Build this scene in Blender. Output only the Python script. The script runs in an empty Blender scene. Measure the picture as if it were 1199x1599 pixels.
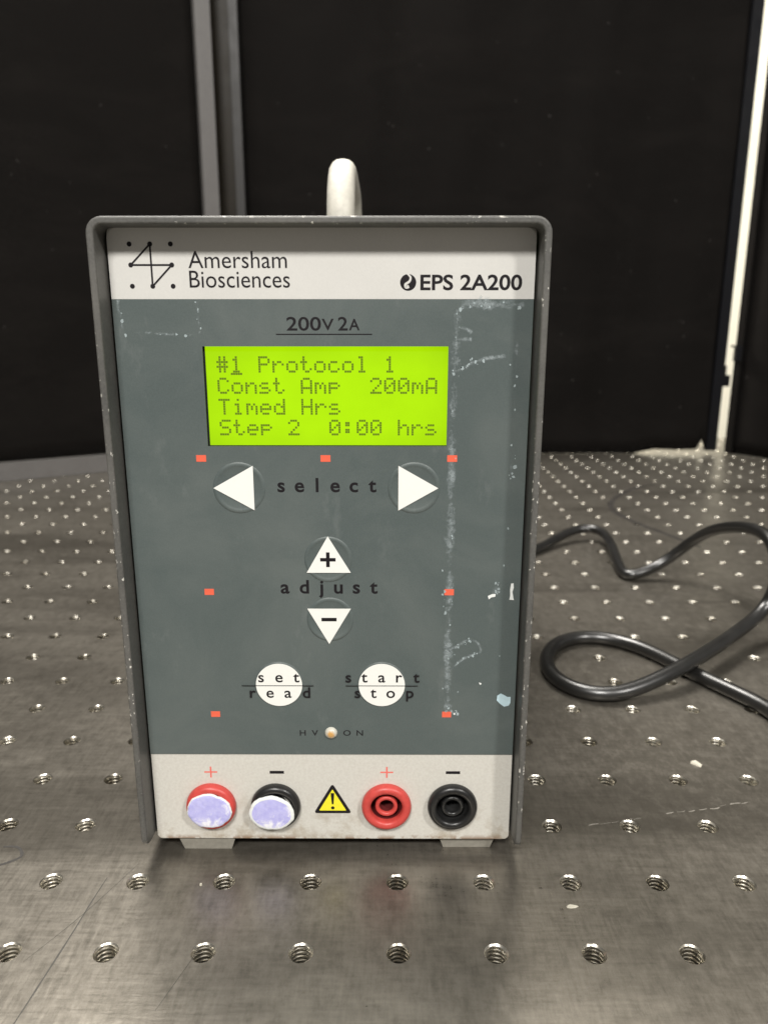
import bpy, bmesh, math, random
from mathutils import Vector, noise, Matrix
random.seed(7)
S = bpy.context.scene
COL = S.collection
R = math.radians
MM = 0.001

# ------------------------------------------------------------------ camera
cam_d = bpy.data.cameras.new('camera')
cam = bpy.data.objects.new('camera', cam_d)
COL.objects.link(cam)
cam.location = (0, 0, 0.158)
cam.rotation_euler = (R(90 - 14.0), 0, R(0.217))
cam_d.sensor_fit = 'VERTICAL'
cam_d.sensor_height = 36.0
cam_d.lens = 1155 / 1599 * 36
cam_d.clip_start = 0.01
cam_d.clip_end = 60
cam_d.dof.use_dof = True
cam_d.dof.focus_distance = 0.205
cam_d.dof.aperture_fstop = 18
S.camera = cam

# ------------------------------------------------------------------ light
S.view_settings.view_transform = 'Standard'
S.view_settings.look = 'None'
S.view_settings.exposure = 0
S.view_settings.gamma = 1
world = bpy.data.worlds.new('World')
S.world = world
world.use_nodes = True
bg = world.node_tree.nodes['Background']
bg.inputs[0].default_value = (1.0, 0.96, 0.91, 1)
bg.inputs[1].default_value = 0.16


def area(name, loc, target, sx, sy, power, col):
    d = bpy.data.lights.new(name, 'AREA')
    d.shape = 'RECTANGLE'
    d.size, d.size_y = sx, sy
    d.energy = power
    d.color = col
    o = bpy.data.objects.new(name, d)
    COL.objects.link(o)
    o.location = loc
    o.rotation_euler = (Vector(target) - Vector(loc)).to_track_quat('-Z', 'Y').to_euler()
    return o


area('overhead_light', (-0.25, -1.25, 1.55), (-0.02, 0.19, 0.10), 0.55, 0.26, 44, (1.0, 0.972, 0.925))
area('overhead_light', (1.10, -1.05, 1.35), (-0.02, 0.19, 0.10), 0.18, 0.18, 22, (1.0, 0.972, 0.925))
area('overhead_light', (-0.20, 1.02, 1.65), (-0.1, 0.5, 0.0), 1.2, 0.35, 17, (1.0, 0.96, 0.90))  # added unseen lamp beyond the enclosure, brightens the table
area('overhead_light', (-0.35, 0.70, 1.70), (-0.2, 0.65, 0.0), 0.9, 0.35, 32, (1.0, 0.96, 0.90))  # extra unseen lamp, added to lighten the far part of the table
area('room_lamp', (0.12, 1.20, 0.45), (0.66, 1.50, 0.22), 0.2, 0.2, 7.5, (1.0, 0.95, 0.84))

# ------------------------------------------------------------------ node helpers


class G:
    """small node-graph helper for one material"""

    def __init__(self, name):
        self.m = bpy.data.materials.new(name)
        self.m.use_nodes = True
        self.t = self.m.node_tree
        self.b = self.t.nodes['Principled BSDF']
        self.out = self.t.nodes['Material Output']

    def n(self, typ, **kw):
        n = self.t.nodes.new(typ)
        for k, v in kw.items():
            setattr(n, k, v)
        return n

    def put(self, sock, v):
        if hasattr(v, 'links'):
            self.t.links.new(v, sock)
        else:
            sock.default_value = v

    def coord(self, scale=(1, 1, 1), rot=(0, 0, 0)):
        c = self.n('ShaderNodeTexCoord')
        m = self.n('ShaderNodeMapping')
        self.put(m.inputs[0], c.outputs['Object'])
        m.inputs['Scale'].default_value = scale
        m.inputs['Rotation'].default_value = rot
        return m.outputs[0]

    def noise(self, vec, scale, detail=4, rough=0.6, dist=0.0):
        n = self.n('ShaderNodeTexNoise')
        self.put(n.inputs['Vector'], vec)
        n.inputs['Scale'].default_value = scale
        n.inputs['Detail'].default_value = detail
        n.inputs['Roughness'].default_value = rough
        n.inputs['Distortion'].default_value = dist
        return n.outputs['Fac']

    def ramp(self, v, a, b, lo=0.0, hi=1.0):
        n = self.n('ShaderNodeMapRange')
        n.clamp = True
        self.put(n.inputs['Value'], v)
        n.inputs['From Min'].default_value = a
        n.inputs['From Max'].default_value = b
        n.inputs['To Min'].default_value = lo
        n.inputs['To Max'].default_value = hi
        return n.outputs[0]

    def math(self, op, a, b=0.0):
        n = self.n('ShaderNodeMath', operation=op)
        self.put(n.inputs[0], a)
        self.put(n.inputs[1], b)
        return n.outputs[0]

    def mix(self, f, a, b):
        n = self.n('ShaderNodeMix', data_type='RGBA')
        self.put(n.inputs[0], f)
        for s, v in ((n.inputs[6], a), (n.inputs[7], b)):
            self.put(s, (*v, 1) if isinstance(v, tuple) and len(v) == 3 else v)
        return n.outputs[2]

    def bump(self, h, strength, dist):
        n = self.n('ShaderNodeBump')
        self.put(n.inputs['Height'], h)
        n.inputs['Strength'].default_value = strength
        n.inputs['Distance'].default_value = dist
        self.put(self.b.inputs['Normal'], n.outputs[0])

    def set(self, **kw):
        for k, v in kw.items():
            k = {'color': 'Base Color', 'rough': 'Roughness', 'metal': 'Metallic', 'spec': 'Specular IOR Level'}.get(k, k)
            if isinstance(v, tuple) and len(v) == 3:
                v = (*v, 1)
            self.put(self.b.inputs[k], v)
        return self


def grainy(name, col, var=0.12, rough=0.5, metal=0.0, nscale=900, bump=0.15, spec=0.5, blotch=60):
    g = G(name)
    v = g.coord()
    f = g.noise(v, nscale, 3)
    f2 = g.noise(v, blotch, 5)
    lo = tuple(c * (1 - var) for c in col)
    hi = tuple(min(1, c * (1 + var)) for c in col)
    k = g.math('ADD', g.math('MULTIPLY', f, 0.5), g.math('MULTIPLY', f2, 0.5))
    g.set(color=g.mix(g.ramp(k, 0.32, 0.68), lo, hi), rough=g.ramp(f2, 0.3, 0.7, rough * 0.88, min(1, rough * 1.12)), metal=metal, spec=spec)
    g.bump(f, bump, 0.0002)
    return g.m


M = {}
M['header'] = grainy('light_grey_film', (0.615, 0.605, 0.575), 0.04, 0.42, nscale=2200, bump=0.04)
M['lower'] = None
M['ink'] = grainy('black_ink', (0.013, 0.011, 0.013), 0.2, 0.55, bump=0.0, spec=0.2)
M['white_ink'] = grainy('white_ink', (0.84, 0.84, 0.80), 0.02, 0.45, bump=0.02)
M['red_ink'] = grainy('red_ink', (0.80, 0.13, 0.07), 0.05, 0.5, bump=0.0)
M['pink_ink'] = grainy('faded_red_ink', (0.80, 0.16, 0.13), 0.05, 0.5, bump=0.0)
M['yellow'] = grainy('yellow_label', (0.86, 0.78, 0.03), 0.04, 0.35, bump=0.0)
M['red_plastic'] = grainy('red_plastic', (0.55, 0.062, 0.052), 0.14, 0.42, nscale=700, bump=0.08, blotch=250)
M['red_shade'] = grainy('shaded_red_plastic', (0.10, 0.008, 0.008), 0.2, 0.6, bump=0.0)  # darkened copy of the red plastic for the shade inside the sockets
M['black_plastic'] = grainy('black_plastic', (0.013, 0.013, 0.013), 0.35, 0.34, nscale=700, bump=0.15, blotch=300)
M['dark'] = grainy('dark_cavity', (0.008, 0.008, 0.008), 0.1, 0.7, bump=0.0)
M['handle'] = grainy('cream_plastic', (0.55, 0.53, 0.465), 0.16, 0.5, nscale=500, bump=0.25, blotch=140)
M['foot'] = grainy('grey_rubber', (0.26, 0.245, 0.21), 0.2, 0.6, nscale=600, bump=0.2)
M['cable'] = grainy('black_vinyl', (0.012, 0.0117, 0.011), 0.3, 0.31, nscale=260, bump=0.05, blotch=50, spec=0.95)
M['frame'] = grainy('grey_aluminium', (0.125, 0.119, 0.115), 0.10, 0.45, nscale=300, bump=0.06)
M['frame_dull'] = grainy('dull_aluminium', (0.019, 0.0175, 0.0165), 0.15, 0.5, nscale=300, bump=0.06)
M['bronze'] = grainy('bronze_strip', (0.013, 0.0095, 0.005), 0.2, 0.45, nscale=300, bump=0.06, spec=0.25)
M['trim'] = grainy('blue_black_trim', (0.003, 0.0032, 0.0048), 0.2, 0.6, nscale=300, bump=0.05, spec=0.15)
M['tape'] = grainy('black_tape', (0.004, 0.004, 0.005), 0.2, 0.5, nscale=300, bump=0.1, spec=0.15)
M['wall'] = grainy('cream_wall_paint', (0.82, 0.79, 0.67), 0.03, 0.7, nscale=60, bump=0.05, blotch=3)
M['floor'] = grainy('grey_floor', (0.25, 0.24, 0.22), 0.1, 0.7, nscale=60, bump=0.05, blotch=3)
M['chip'] = grainy('pale_chip', (0.50, 0.47, 0.39), 0.08, 0.6, nscale=900, bump=0.1)
M['blue_scrap'] = grainy('pale_blue_paper', (0.50, 0.66, 0.72), 0.12, 0.6, nscale=300, bump=0.1, blotch=260)
M['white_scrap'] = grainy('white_paper', (0.78, 0.80, 0.78), 0.06, 0.6, nscale=500, bump=0.1)
M['faint'] = grainy('faint_scuff', (0.055, 0.050, 0.042), 0.3, 0.5, bump=0.0)
M['scrape'] = grainy('pale_scrape', (0.235, 0.22, 0.19), 0.3, 0.4, bump=0.0)
M['mark'] = grainy('dark_scuff', (0.028, 0.025, 0.022), 0.3, 0.5, bump=0.0)


def lower_mat():
    g = G('aged_grey_paint')
    v = g.coord()
    f = g.noise(v, 1400, 3)
    f2 = g.noise(v, 110, 6, 0.7)
    sep = g.n('ShaderNodeSeparateXYZ')
    g.put(sep.inputs[0], v)
    # grime settles towards the bottom edge and round the sockets
    low = g.ramp(sep.outputs[2], 0.0055, 0.024, 1.0, 0.0)
    k = g.math('MULTIPLY', g.ramp(f2, 0.50, 0.70), low)
    base = g.mix(g.ramp(f, 0.35, 0.65), (0.57, 0.55, 0.50), (0.625, 0.61, 0.56))
    c = g.mix(g.math('MULTIPLY', k, 0.75), base, (0.30, 0.235, 0.15))
    edge = g.math('MULTIPLY', g.ramp(sep.outputs[2], 0.0048, 0.0064, 1.0, 0.0), g.ramp(g.noise(v, 240, 5, 0.7), 0.48, 0.56))
    c = g.mix(g.math('MULTIPLY', edge, 0.85), c, (0.23, 0.13, 0.07))
    g.set(color=c, rough=0.45)
    g.bump(f, 0.05, 0.0002)
    return g.m


M['lower'] = lower_mat()


def membrane_mat():
    g = G('grey_membrane_film')
    v = g.coord()
    f = g.noise(v, 2600, 2)
    f2 = g.noise(v, 28, 5, 0.65, 0.6)
    sm = g.noise(g.coord((1, 1, 0.45), (0, 0.5, 0)), 90, 5, 0.7)
    a = g.mix(g.ramp(f, 0.3, 0.7), (0.079, 0.098, 0.096), (0.093, 0.115, 0.112))
    a = g.mix(g.math('MULTIPLY', g.ramp(f2, 0.42, 0.70), 0.22), a, (0.20, 0.215, 0.20))
    a = g.mix(g.math('MULTIPLY', g.ramp(sm, 0.60, 0.74), 0.16), a, (0.30, 0.31, 0.30))
    g.set(color=a, rough=g.ramp(f2, 0.3, 0.7, 0.40, 0.52), spec=0.45)
    g.bump(f, 0.06, 0.0001)
    return g.m


M['membrane'] = membrane_mat()


def shell_mat(name, wear):
    g = G(name)
    v = g.coord()
    f = g.noise(v, 1300, 3)
    f2 = g.noise(v, 45, 5, 0.65)
    a = g.mix(g.ramp(f, 0.3, 0.7), (0.070, 0.069, 0.064), (0.106, 0.104, 0.097))
    a = g.mix(g.math('MULTIPLY', g.ramp(f2, 0.4, 0.7), 0.3), a, (0.22, 0.21, 0.19))
    chips = g.math('MULTIPLY', g.ramp(g.noise(v, 520, 4, 0.65), wear, wear + 0.03), g.ramp(g.noise(v, 55, 3), 0.44, 0.53))
    a = g.mix(chips, a, (0.66, 0.64, 0.58))
    g.set(color=a, rough=0.48, spec=0.5)
    g.bump(f, 0.25, 0.0002)
    return g.m


M['shell'] = shell_mat('grey_powder_coat', 0.74)
M['shell_edge'] = shell_mat('worn_grey_edge', 0.60)


def sticker_mat():
    g = G('lavender_foil')
    v = g.coord()
    f = g.noise(v, 260, 5, 0.65, 0.8)
    sep = g.n('ShaderNodeSeparateXYZ')
    g.put(sep.inputs[0], v)
    low = g.ramp(sep.outputs[2], -0.0015, -0.0058, 0.0, 0.32)
    k = g.ramp(g.math('ADD', f, low), 0.56, 0.76)
    c = g.mix(g.ramp(g.noise(v, 700, 3), 0.35, 0.65), (0.44, 0.43, 0.80), (0.53, 0.52, 0.84))
    g.set(color=g.mix(k, c, (0.86, 0.86, 0.92)), rough=0.35)
    g.bump(f, 0.3, 0.0004)
    return g.m


M['sticker'] = sticker_mat()


def lcd_mat():
    g = G('backlit_green_display')
    v = g.coord()
    f = g.noise(v, 60, 3)
    f2 = g.noise(v, 3000, 2)
    k = g.math('ADD', g.math('MULTIPLY', f, 0.7), g.math('MULTIPLY', f2, 0.3))
    c = g.mix(g.ramp(k, 0.3, 0.7), (0.43, 0.80, 0.0), (0.50, 0.92, 0.001))
    sep = g.n('ShaderNodeSeparateXYZ')
    g.put(sep.inputs[0], v)
    ex = g.math('ABSOLUTE', g.math('ADD', sep.outputs[0], 0.016))
    ez = g.math('ABSOLUTE', g.math('SUBTRACT', sep.outputs[2], 0.1395))
    e = g.math('MULTIPLY', g.ramp(ex, 0.022, 0.0335, 1.0, 0.90), g.ramp(ez, 0.007, 0.0135, 1.0, 0.90))
    g.set(color=(0.015, 0.025, 0.004), rough=0.3, spec=0.1)
    g.put(g.b.inputs['Emission Color'], c)
    g.put(g.b.inputs['Emission Strength'], e)
    return g.m


M['lcd'] = lcd_mat()


def lcd_ink():
    g = G('dark_display_dots')
    g.set(color=(0.03, 0.045, 0.01), rough=0.3, spec=0.3)
    g.put(g.b.inputs['Emission Color'], (0.120, 0.185, 0.004, 1))
    g.b.inputs['Emission Strength'].default_value = 0.9
    return g.m


M['lcd_ink'] = lcd_ink()


def residue_mat():
    g = G('dried_glue')
    v = g.coord()
    n1 = g.noise(v, 850, 6, 0.75, 0.4)
    n2 = g.noise(v, 85, 3)
    at = g.n('ShaderNodeAttribute', attribute_name='core')
    k = g.math('ADD', g.math('MULTIPLY', n1, 0.55), g.math('MULTIPLY', n2, 0.55))
    k = g.math('ADD', k, g.math('MULTIPLY', at.outputs['Fac'], 0.13))
    g.set(color=g.mix(n1, (0.34, 0.40, 0.41), (0.50, 0.56, 0.58)), rough=0.7)
    g.put(g.b.inputs['Alpha'], g.ramp(k, 0.63, 0.77, 0.0, 0.52))
    return g.m


M['residue'] = residue_mat()
M['flake'] = grainy('dry_glue_flake', (0.33, 0.39, 0.40), 0.3, 0.6, nscale=900, bump=0.1, blotch=200)


def table_mat():
    g = G('brushed_steel')
    # worn, lightly brushed stainless sheet: fine cross-hatched grain, blotchy stains, oily streaks
    v = g.coord()
    fine = g.noise(g.coord((1, 0.12, 1), (0, 0, R(35))), 900, 4, 0.6)
    fine2 = g.noise(g.coord((0.12, 1, 1), (0, 0, R(20))), 800, 4, 0.6)
    mid = g.noise(g.coord((1, 0.4, 1), (0, 0, R(-30))), 95, 6, 0.72, 0.4)
    big = g.noise(g.coord((1, 0.55, 1), (0, 0, R(-60))), 9, 6, 0.62, 1.2)
    streak = g.noise(g.coord((0.22, 1, 1), (0, 0, R(-28))), 16, 6, 0.6, 0.7)
    grain = g.math('ADD', g.math('MULTIPLY', fine, 0.5), g.math('MULTIPLY', fine2, 0.5))
    a = g.mix(g.ramp(grain, 0.34, 0.66), (0.162, 0.148, 0.124), (0.272, 0.249, 0.212))
    a = g.mix(g.math('MULTIPLY', g.ramp(mid, 0.40, 0.66), 0.5), a, (0.262, 0.241, 0.206))
    a = g.mix(g.math('MULTIPLY', g.ramp(big, 0.38, 0.62), 0.62), a, (0.092, 0.083, 0.068))
    mott = g.noise(g.coord((1, 0.7, 1), (0, 0, R(15))), 230, 5, 0.75)
    a = g.mix(g.math('MULTIPLY', g.ramp(mott, 0.48, 0.66), 0.45), a, (0.30, 0.277, 0.238))
    a = g.mix(g.math('MULTIPLY', g.ramp(mott, 0.46, 0.30), 0.45), a, (0.085, 0.077, 0.064))
    a = g.mix(g.math('MULTIPLY', g.ramp(streak, 0.50, 0.64), 0.6), a, (0.066, 0.059, 0.048))
    wipe = g.noise(g.coord((0.16, 1, 1), (0, 0, R(-22))), 26, 5, 0.65, 0.9)
    a = g.mix(g.math('MULTIPLY', g.ramp(wipe, 0.58, 0.76), 0.32), a, (0.31, 0.287, 0.247))
    rr = g.math('ADD', g.ramp(big, 0.3, 0.7, 0.27, 0.39), g.ramp(grain, 0.3, 0.7, -0.03, 0.05))
    g.set(color=a, rough=rr, metal=0.68, spec=0.5)
    g.bump(g.math('ADD', g.math('MULTIPLY', grain, 0.7), g.math('MULTIPLY', mid, 0.5)), 0.22, 0.0004)
    return g.m


M['table'] = table_mat()


def thread_mat():
    g = G('bright_steel_thread')
    inf = g.n('ShaderNodeObjectInfo')
    f = g.noise(g.coord(), 500, 4, 0.65)
    k = g.math('ADD', g.ramp(f, 0.3, 0.7, 0.0, 0.6), g.math('MULTIPLY', inf.outputs['Random'], 0.5))
    g.set(color=g.mix(k, (0.74, 0.71, 0.64), (0.36, 0.33, 0.27)), rough=g.ramp(f, 0.3, 0.7, 0.24, 0.40), metal=1.0)
    g.bump(f, 0.15, 0.0002)
    return g.m


M['thread'] = thread_mat()
M['fabric'] = None


def fabric_mat(name, col):
    g = G(name)
    v = g.coord()
    f = g.noise(v, 500, 3)
    f2 = g.noise(g.coord((0.6, 1, 1.7)), 11, 6, 0.68, 0.8)
    lint = g.ramp(g.noise(v, 130, 2, 0.5), 0.745, 0.77)
    a = g.mix(g.ramp(f, 0.3, 0.7), tuple(c * 0.8 for c in col), tuple(c * 1.25 for c in col))
    a = g.mix(g.math('MULTIPLY', g.ramp(f2, 0.45, 0.75), 0.45), a, tuple(c * 2.2 for c in col))
    a = g.mix(g.math('MULTIPLY', lint, 0.35), a, (0.09, 0.085, 0.08))
    g.set(color=a, rough=0.9, spec=0.1)
    g.bump(f, 0.3, 0.0008)
    return g.m


M['fabric'] = fabric_mat('black_fabric', (0.0062, 0.0053, 0.0047))
M['board'] = fabric_mat('black_board', (0.0054, 0.0046, 0.0041))

# ------------------------------------------------------------------ object helpers


def mesh_of(name, verts, faces, mat, smooth=False):
    me = bpy.data.meshes.new(name)
    me.from_pydata([tuple(c * MM for c in v) for v in verts], [], faces)
    for m in (mat if isinstance(mat, (list, tuple)) else [mat]):
        me.materials.append(m)
    if smooth:
        for p in me.polygons:
            p.use_smooth = True
    me.update()
    return me


def put(name, me, parent=None, loc=(0, 0, 0), label=None, kind=None):
    o = bpy.data.objects.new(name, me)
    COL.objects.link(o)
    if parent:
        o.parent = parent
    o.location = tuple(c * MM for c in loc)
    if label:
        o['label'] = label
    if kind:
        o['kind'] = kind
    return o


def tag(o, label, cat, group=None):
    o['label'] = label
    o['category'] = cat
    if group:
        o['group'] = group
    return o


def thing(name, label, cat, loc=(0, 0, 0), group=None):
    return tag(put(name, None, loc=loc), label, cat, group)


def from_bm(name, bm, mat, smooth=False, bevel=0.0, seg=2, bevel_mat=None):
    """bmesh in mm -> mesh in metres"""
    if bevel:
        bmesh.ops.bevel(bm, geom=[e for e in bm.edges if e.is_manifold and e.calc_face_angle(0) > 0.6],
                        offset=bevel, segments=seg, profile=0.5, affect='EDGES', clamp_overlap=True)
    bmesh.ops.recalc_face_normals(bm, faces=bm.faces)
    bmesh.ops.scale(bm, vec=(MM, MM, MM), verts=bm.verts)
    me = bpy.data.meshes.new(name)
    bm.to_mesh(me)
    bm.free()
    for m in (mat if isinstance(mat, (list, tuple)) else [mat]):
        me.materials.append(m)
    if smooth:
        for p in me.polygons:
            p.use_smooth = True
    return me


def box_bm(x0, x1, y0, y1, z0, z1, bm=None):
    bm = bm or bmesh.new()
    vs = [bm.verts.new(p) for p in ((x0, y0, z0), (x1, y0, z0), (x1, y1, z0), (x0, y1, z0),
                                    (x0, y0, z1), (x1, y0, z1), (x1, y1, z1), (x0, y1, z1))]
    for f in ((0, 3, 2, 1), (4, 5, 6, 7), (0, 1, 5, 4), (1, 2, 6, 5), (2, 3, 7, 6), (3, 0, 4, 7)):
        bm.faces.new([vs[i] for i in f])
    return bm


def front(me, y):
    """turn a mesh drawn in X-Y (mm-scaled already) to stand in X-Z facing the camera, its back at depth y (mm)"""
    for v in me.vertices:
        a, b, c = v.co
        v.co = (a, y * MM - c, b)
    me.update()
    return me


def plate(name, loops, thick, mat, y, bevel=0.0):
    """filled outline(s) in panel x,z (mm), further loops are holes; back face on plane y, front face thick nearer"""
    cu = bpy.data.curves.new(name, 'CURVE')
    cu.dimensions = '2D'
    cu.fill_mode = 'BOTH'
    cu.extrude = (thick / 2 - bevel) * MM
    cu.bevel_depth = bevel * MM
    cu.bevel_resolution = 2
    cu.offset = -bevel * MM
    for lp in loops:
        sp = cu.splines.new('POLY')
        sp.points.add(len(lp) - 1)
        for p, (a, b) in zip(sp.points, lp):
            p.co = (a * MM, b * MM, 0, 1)
        sp.use_cyclic_u = True
    o = bpy.data.objects.new(name, cu)
    COL.objects.link(o)
    me = bpy.data.meshes.new_from_object(o.evaluated_get(bpy.context.evaluated_depsgraph_get()))
    bpy.data.objects.remove(o)
    bpy.data.curves.remove(cu)
    me.name = name
    me.materials.clear()
    me.materials.append(mat)
    for p in me.polygons:
        p.use_smooth = False
    return front(me, y - thick / 2)


def circle(cx, cz, r, n=48):
    return [(cx + r * math.cos(2 * math.pi * i / n), cz + r * math.sin(2 * math.pi * i / n)) for i in range(n)]


def rrect(x0, x1, z0, z1, r, n=6, corners=(1, 1, 1, 1)):
    out = []
    for k, (cx, cz, a0) in enumerate(((x1 - r, z0 + r, -90), (x1 - r, z1 - r, 0), (x0 + r, z1 - r, 90), (x0 + r, z0 + r, 180))):
        if not corners[k]:
            out.append(((x1, z0), (x1, z1), (x0, z1), (x0, z0))[k])
            continue
        for i in range(n + 1):
            a = R(a0 + 90 * i / n)
            out.append((cx + r * math.cos(a), cz + r * math.sin(a)))
    return out


def text_mesh(body, weight=0.0, size=1.0):
    cu = bpy.data.curves.new('lettering', 'FONT')
    cu.body = body
    cu.size = size
    cu.offset = weight
    cu.resolution_u = 4
    o = bpy.data.objects.new('lettering', cu)
    COL.objects.link(o)
    me = bpy.data.meshes.new_from_object(o.evaluated_get(bpy.context.evaluated_depsgraph_get()))
    bpy.data.objects.remove(o)
    bpy.data.curves.remove(cu)
    me.materials.clear()
    return me


def bounds(me):
    xs = [v.co.x for v in me.vertices]
    ys = [v.co.y for v in me.vertices]
    return min(xs), max(xs), min(ys), max(ys)


def glyph_faces(me):
    return [tuple(v.co) for v in me.vertices], [tuple(p.vertices) for p in me.polygons]


def print_mesh(name, chunks, mat, y):
    """flat print: chunks of (verts2d mm, faces) on plane y facing the camera"""
    V, F = [], []
    for vs, fs in chunks:
        b = len(V)
        V += [(x, y, z) for x, z in vs]
        F += [tuple(b + i for i in f) for f in fs]
    return mesh_of(name, V, F, mat)


def word_fit(body, x0, x1, z0, z1, weight=0.0):
    """one line of type stretched to the measured box"""
    me = text_mesh(body, weight)
    a, b, c, d = bounds(me)
    vs, fs = glyph_faces(me)
    bpy.data.meshes.remove(me)
    return [(x0 + (v[0] - a) / (b - a) * (x1 - x0), z0 + (v[1] - c) / (d - c) * (z1 - z0)) for v in vs], fs


def word_spaced(letters, base, xh, weight=0.0, wide=1.0, ref='x'):
    """letter-spaced word: (character, centre x) on baseline base with the given x-height (or cap height)"""
    r = text_mesh(ref)
    a, b, c, d = bounds(r)
    k = xh / d
    bpy.data.meshes.remove(r)
    out = []
    for ch, cx in letters:
        me = text_mesh(ch, weight)
        a, b, c, d = bounds(me)
        vs, fs = glyph_faces(me)
        bpy.data.meshes.remove(me)
        out.append(([(cx + (v[0] - (a + b) / 2) * k * wide, base + v[1] * k) for v in vs], fs))
    return out


def rect2(x0, x1, z0, z1):
    return [(x0, z0), (x1, z0), (x1, z1), (x0, z1)], [(0, 1, 2, 3)]


def seg2(ax, az, bx, bz, w):
    d = math.hypot(bx - ax, bz - az)
    nx, nz = -(bz - az) / d * w / 2, (bx - ax) / d * w / 2
    return [(ax + nx, az + nz), (ax - nx, az - nz), (bx - nx, bz - nz), (bx + nx, bz + nz)], [(0, 1, 2, 3)]


def disc2(cx, cz, r, n=24):
    return circle(cx, cz, r, n), [tuple(range(n))]


def lathe(name, prof, mat, n=48, close=True):
    """profile (radius, towards-camera distance) about the y axis"""
    V, F = [], []
    for r, h in prof:
        for i in range(n):
            a = 2 * math.pi * i / n
            V.append((r * math.cos(a), -h, r * math.sin(a)))
    for j in range(len(prof) - 1):
        for i in range(n):
            k = (i + 1) % n
            F.append((j * n + i, j * n + k, (j + 1) * n + k, (j + 1) * n + i))
    if close:
        F.append(tuple((len(prof) - 1) * n + i for i in range(n)))
    bm = bmesh.new()
    me = mesh_of(name, V, F, mat, True)
    bm.from_mesh(me)
    bmesh.ops.recalc_face_normals(bm, faces=bm.faces)
    bm.to_mesh(me)
    bm.free()
    return me


def catmull(pts, n):
    out = []
    P = [pts[0]] + list(pts) + [pts[-1]]
    for i in range(1, len(P) - 2):
        p0, p1, p2, p3 = (Vector(P[i + k]) for k in (-1, 0, 1, 2))
        for j in range(n):
            t = j / n
            out.append(0.5 * (2 * p1 + (p2 - p0) * t + (2 * p0 - 5 * p1 + 4 * p2 - p3) * t * t + (3 * p1 - p0 - 3 * p2 + p3) * t ** 3))
    out.append(Vector(pts[-1]))
    return out


def tube(name, path, radius, mat, n=20):
    V, F = [], []
    m = len(path)
    up = Vector((0, 0, 1))
    for i, p in enumerate(path):
        t = (path[min(i + 1, m - 1)] - path[max(i - 1, 0)]).normalized()
        s = t.cross(up).normalized()
        u = s.cross(t).normalized()
        for k in range(n):
            a = 2 * math.pi * k / n
            V.append(tuple(p + radius * (math.cos(a) * s + math.sin(a) * u)))
    for i in range(m - 1):
        for k in range(n):
            q = (k + 1) % n
            F.append((i * n + k, i * n + q, (i + 1) * n + q, (i + 1) * n + k))
    F.append(tuple(range(n - 1, -1, -1)))
    F.append(tuple((m - 1) * n + k for k in range(n)))
    return mesh_of(name, V, F, mat, True)


# ------------------------------------------------------------------ room beyond the enclosure
wall = put('wall', from_bm('wall', box_bm(-2600, 2600, 1500, 1560, -850, 2300), M['wall']), kind='structure')
floor = put('floor', from_bm('floor', box_bm(-2600, 2600, -2600, 1500, -880, -850), M['floor']), kind='structure')

# ------------------------------------------------------------------ optical table: drilled steel sheet and threaded holes
PITCH = 25.4
X0, Y0 = 3.2, 159.0
table = thing('optical_table', 'worn steel optical table drilled with a square grid of threaded holes', 'table')
NI, NJ = range(-26, 27), range(-8, 37)
HR = 3.25
RING = 24


def cell(V, F, cx, cy):
    b = len(V)
    h = PITCH / 2
    for k in range(RING):
        a = 2 * math.pi * k / RING
        V.append((cx + HR * math.cos(a), cy + HR * math.sin(a), 0))
    for k in range(RING):
        a = 2 * math.pi * k / RING
        c, s = math.cos(a), math.sin(a)
        q = h / max(abs(c), abs(s))
        V.append((cx + q * c, cy + q * s, 0))
    for k in range(RING):
        n = (k + 1) % RING
        F.append((b + k, b + RING + k, b + RING + n, b + n))


V, F = [], []
for i in NI:
    for j in NJ:
        cell(V, F, X0 + i * PITCH, Y0 + j * PITCH)
sheet = mesh_of('steel_sheet', V, F, M['table'])
bm = bmesh.new()
bm.from_mesh(sheet)
bmesh.ops.remove_doubles(bm, verts=bm.verts, dist=0.00001)
bm.to_mesh(sheet)
bm.free()
put('steel_sheet', sheet, table)
ex0, ex1 = X0 + (NI[0] - 0.5) * PITCH, X0 + (NI[-1] + 0.5) * PITCH
ey0, ey1 = Y0 + (NJ[0] - 0.5) * PITCH, Y0 + (NJ[-1] + 0.5) * PITCH
put('table_core', from_bm('table_core', box_bm(ex0 + 0.5, ex1 - 0.5, ey0 + 0.5, ey1 - 0.5, -200, -12), M['dark']), table)
bm = bmesh.new()
for (a, b, c, d) in ((ex0, ex1, ey0 - 2, ey0), (ex0, ex1, ey1, ey1 + 2), (ex0 - 2, ex0, ey0 - 2, ey1 + 2), (ex1, ex1 + 2, ey0 - 2, ey1 + 2)):
    box_bm(a, b, c, d, -202, -0.1, bm)
put('side_skirt', from_bm('side_skirt', bm, M['frame']), table)
leg_me = from_bm('leg', box_bm(-45, 45, -45, 45, -850, -200), M['frame'])
for sx in (ex0 + 80, ex1 - 80):
    for sy in (ey0 + 80, ey1 - 80):
        put('leg', leg_me, table, (sx, sy, 0))


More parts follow.
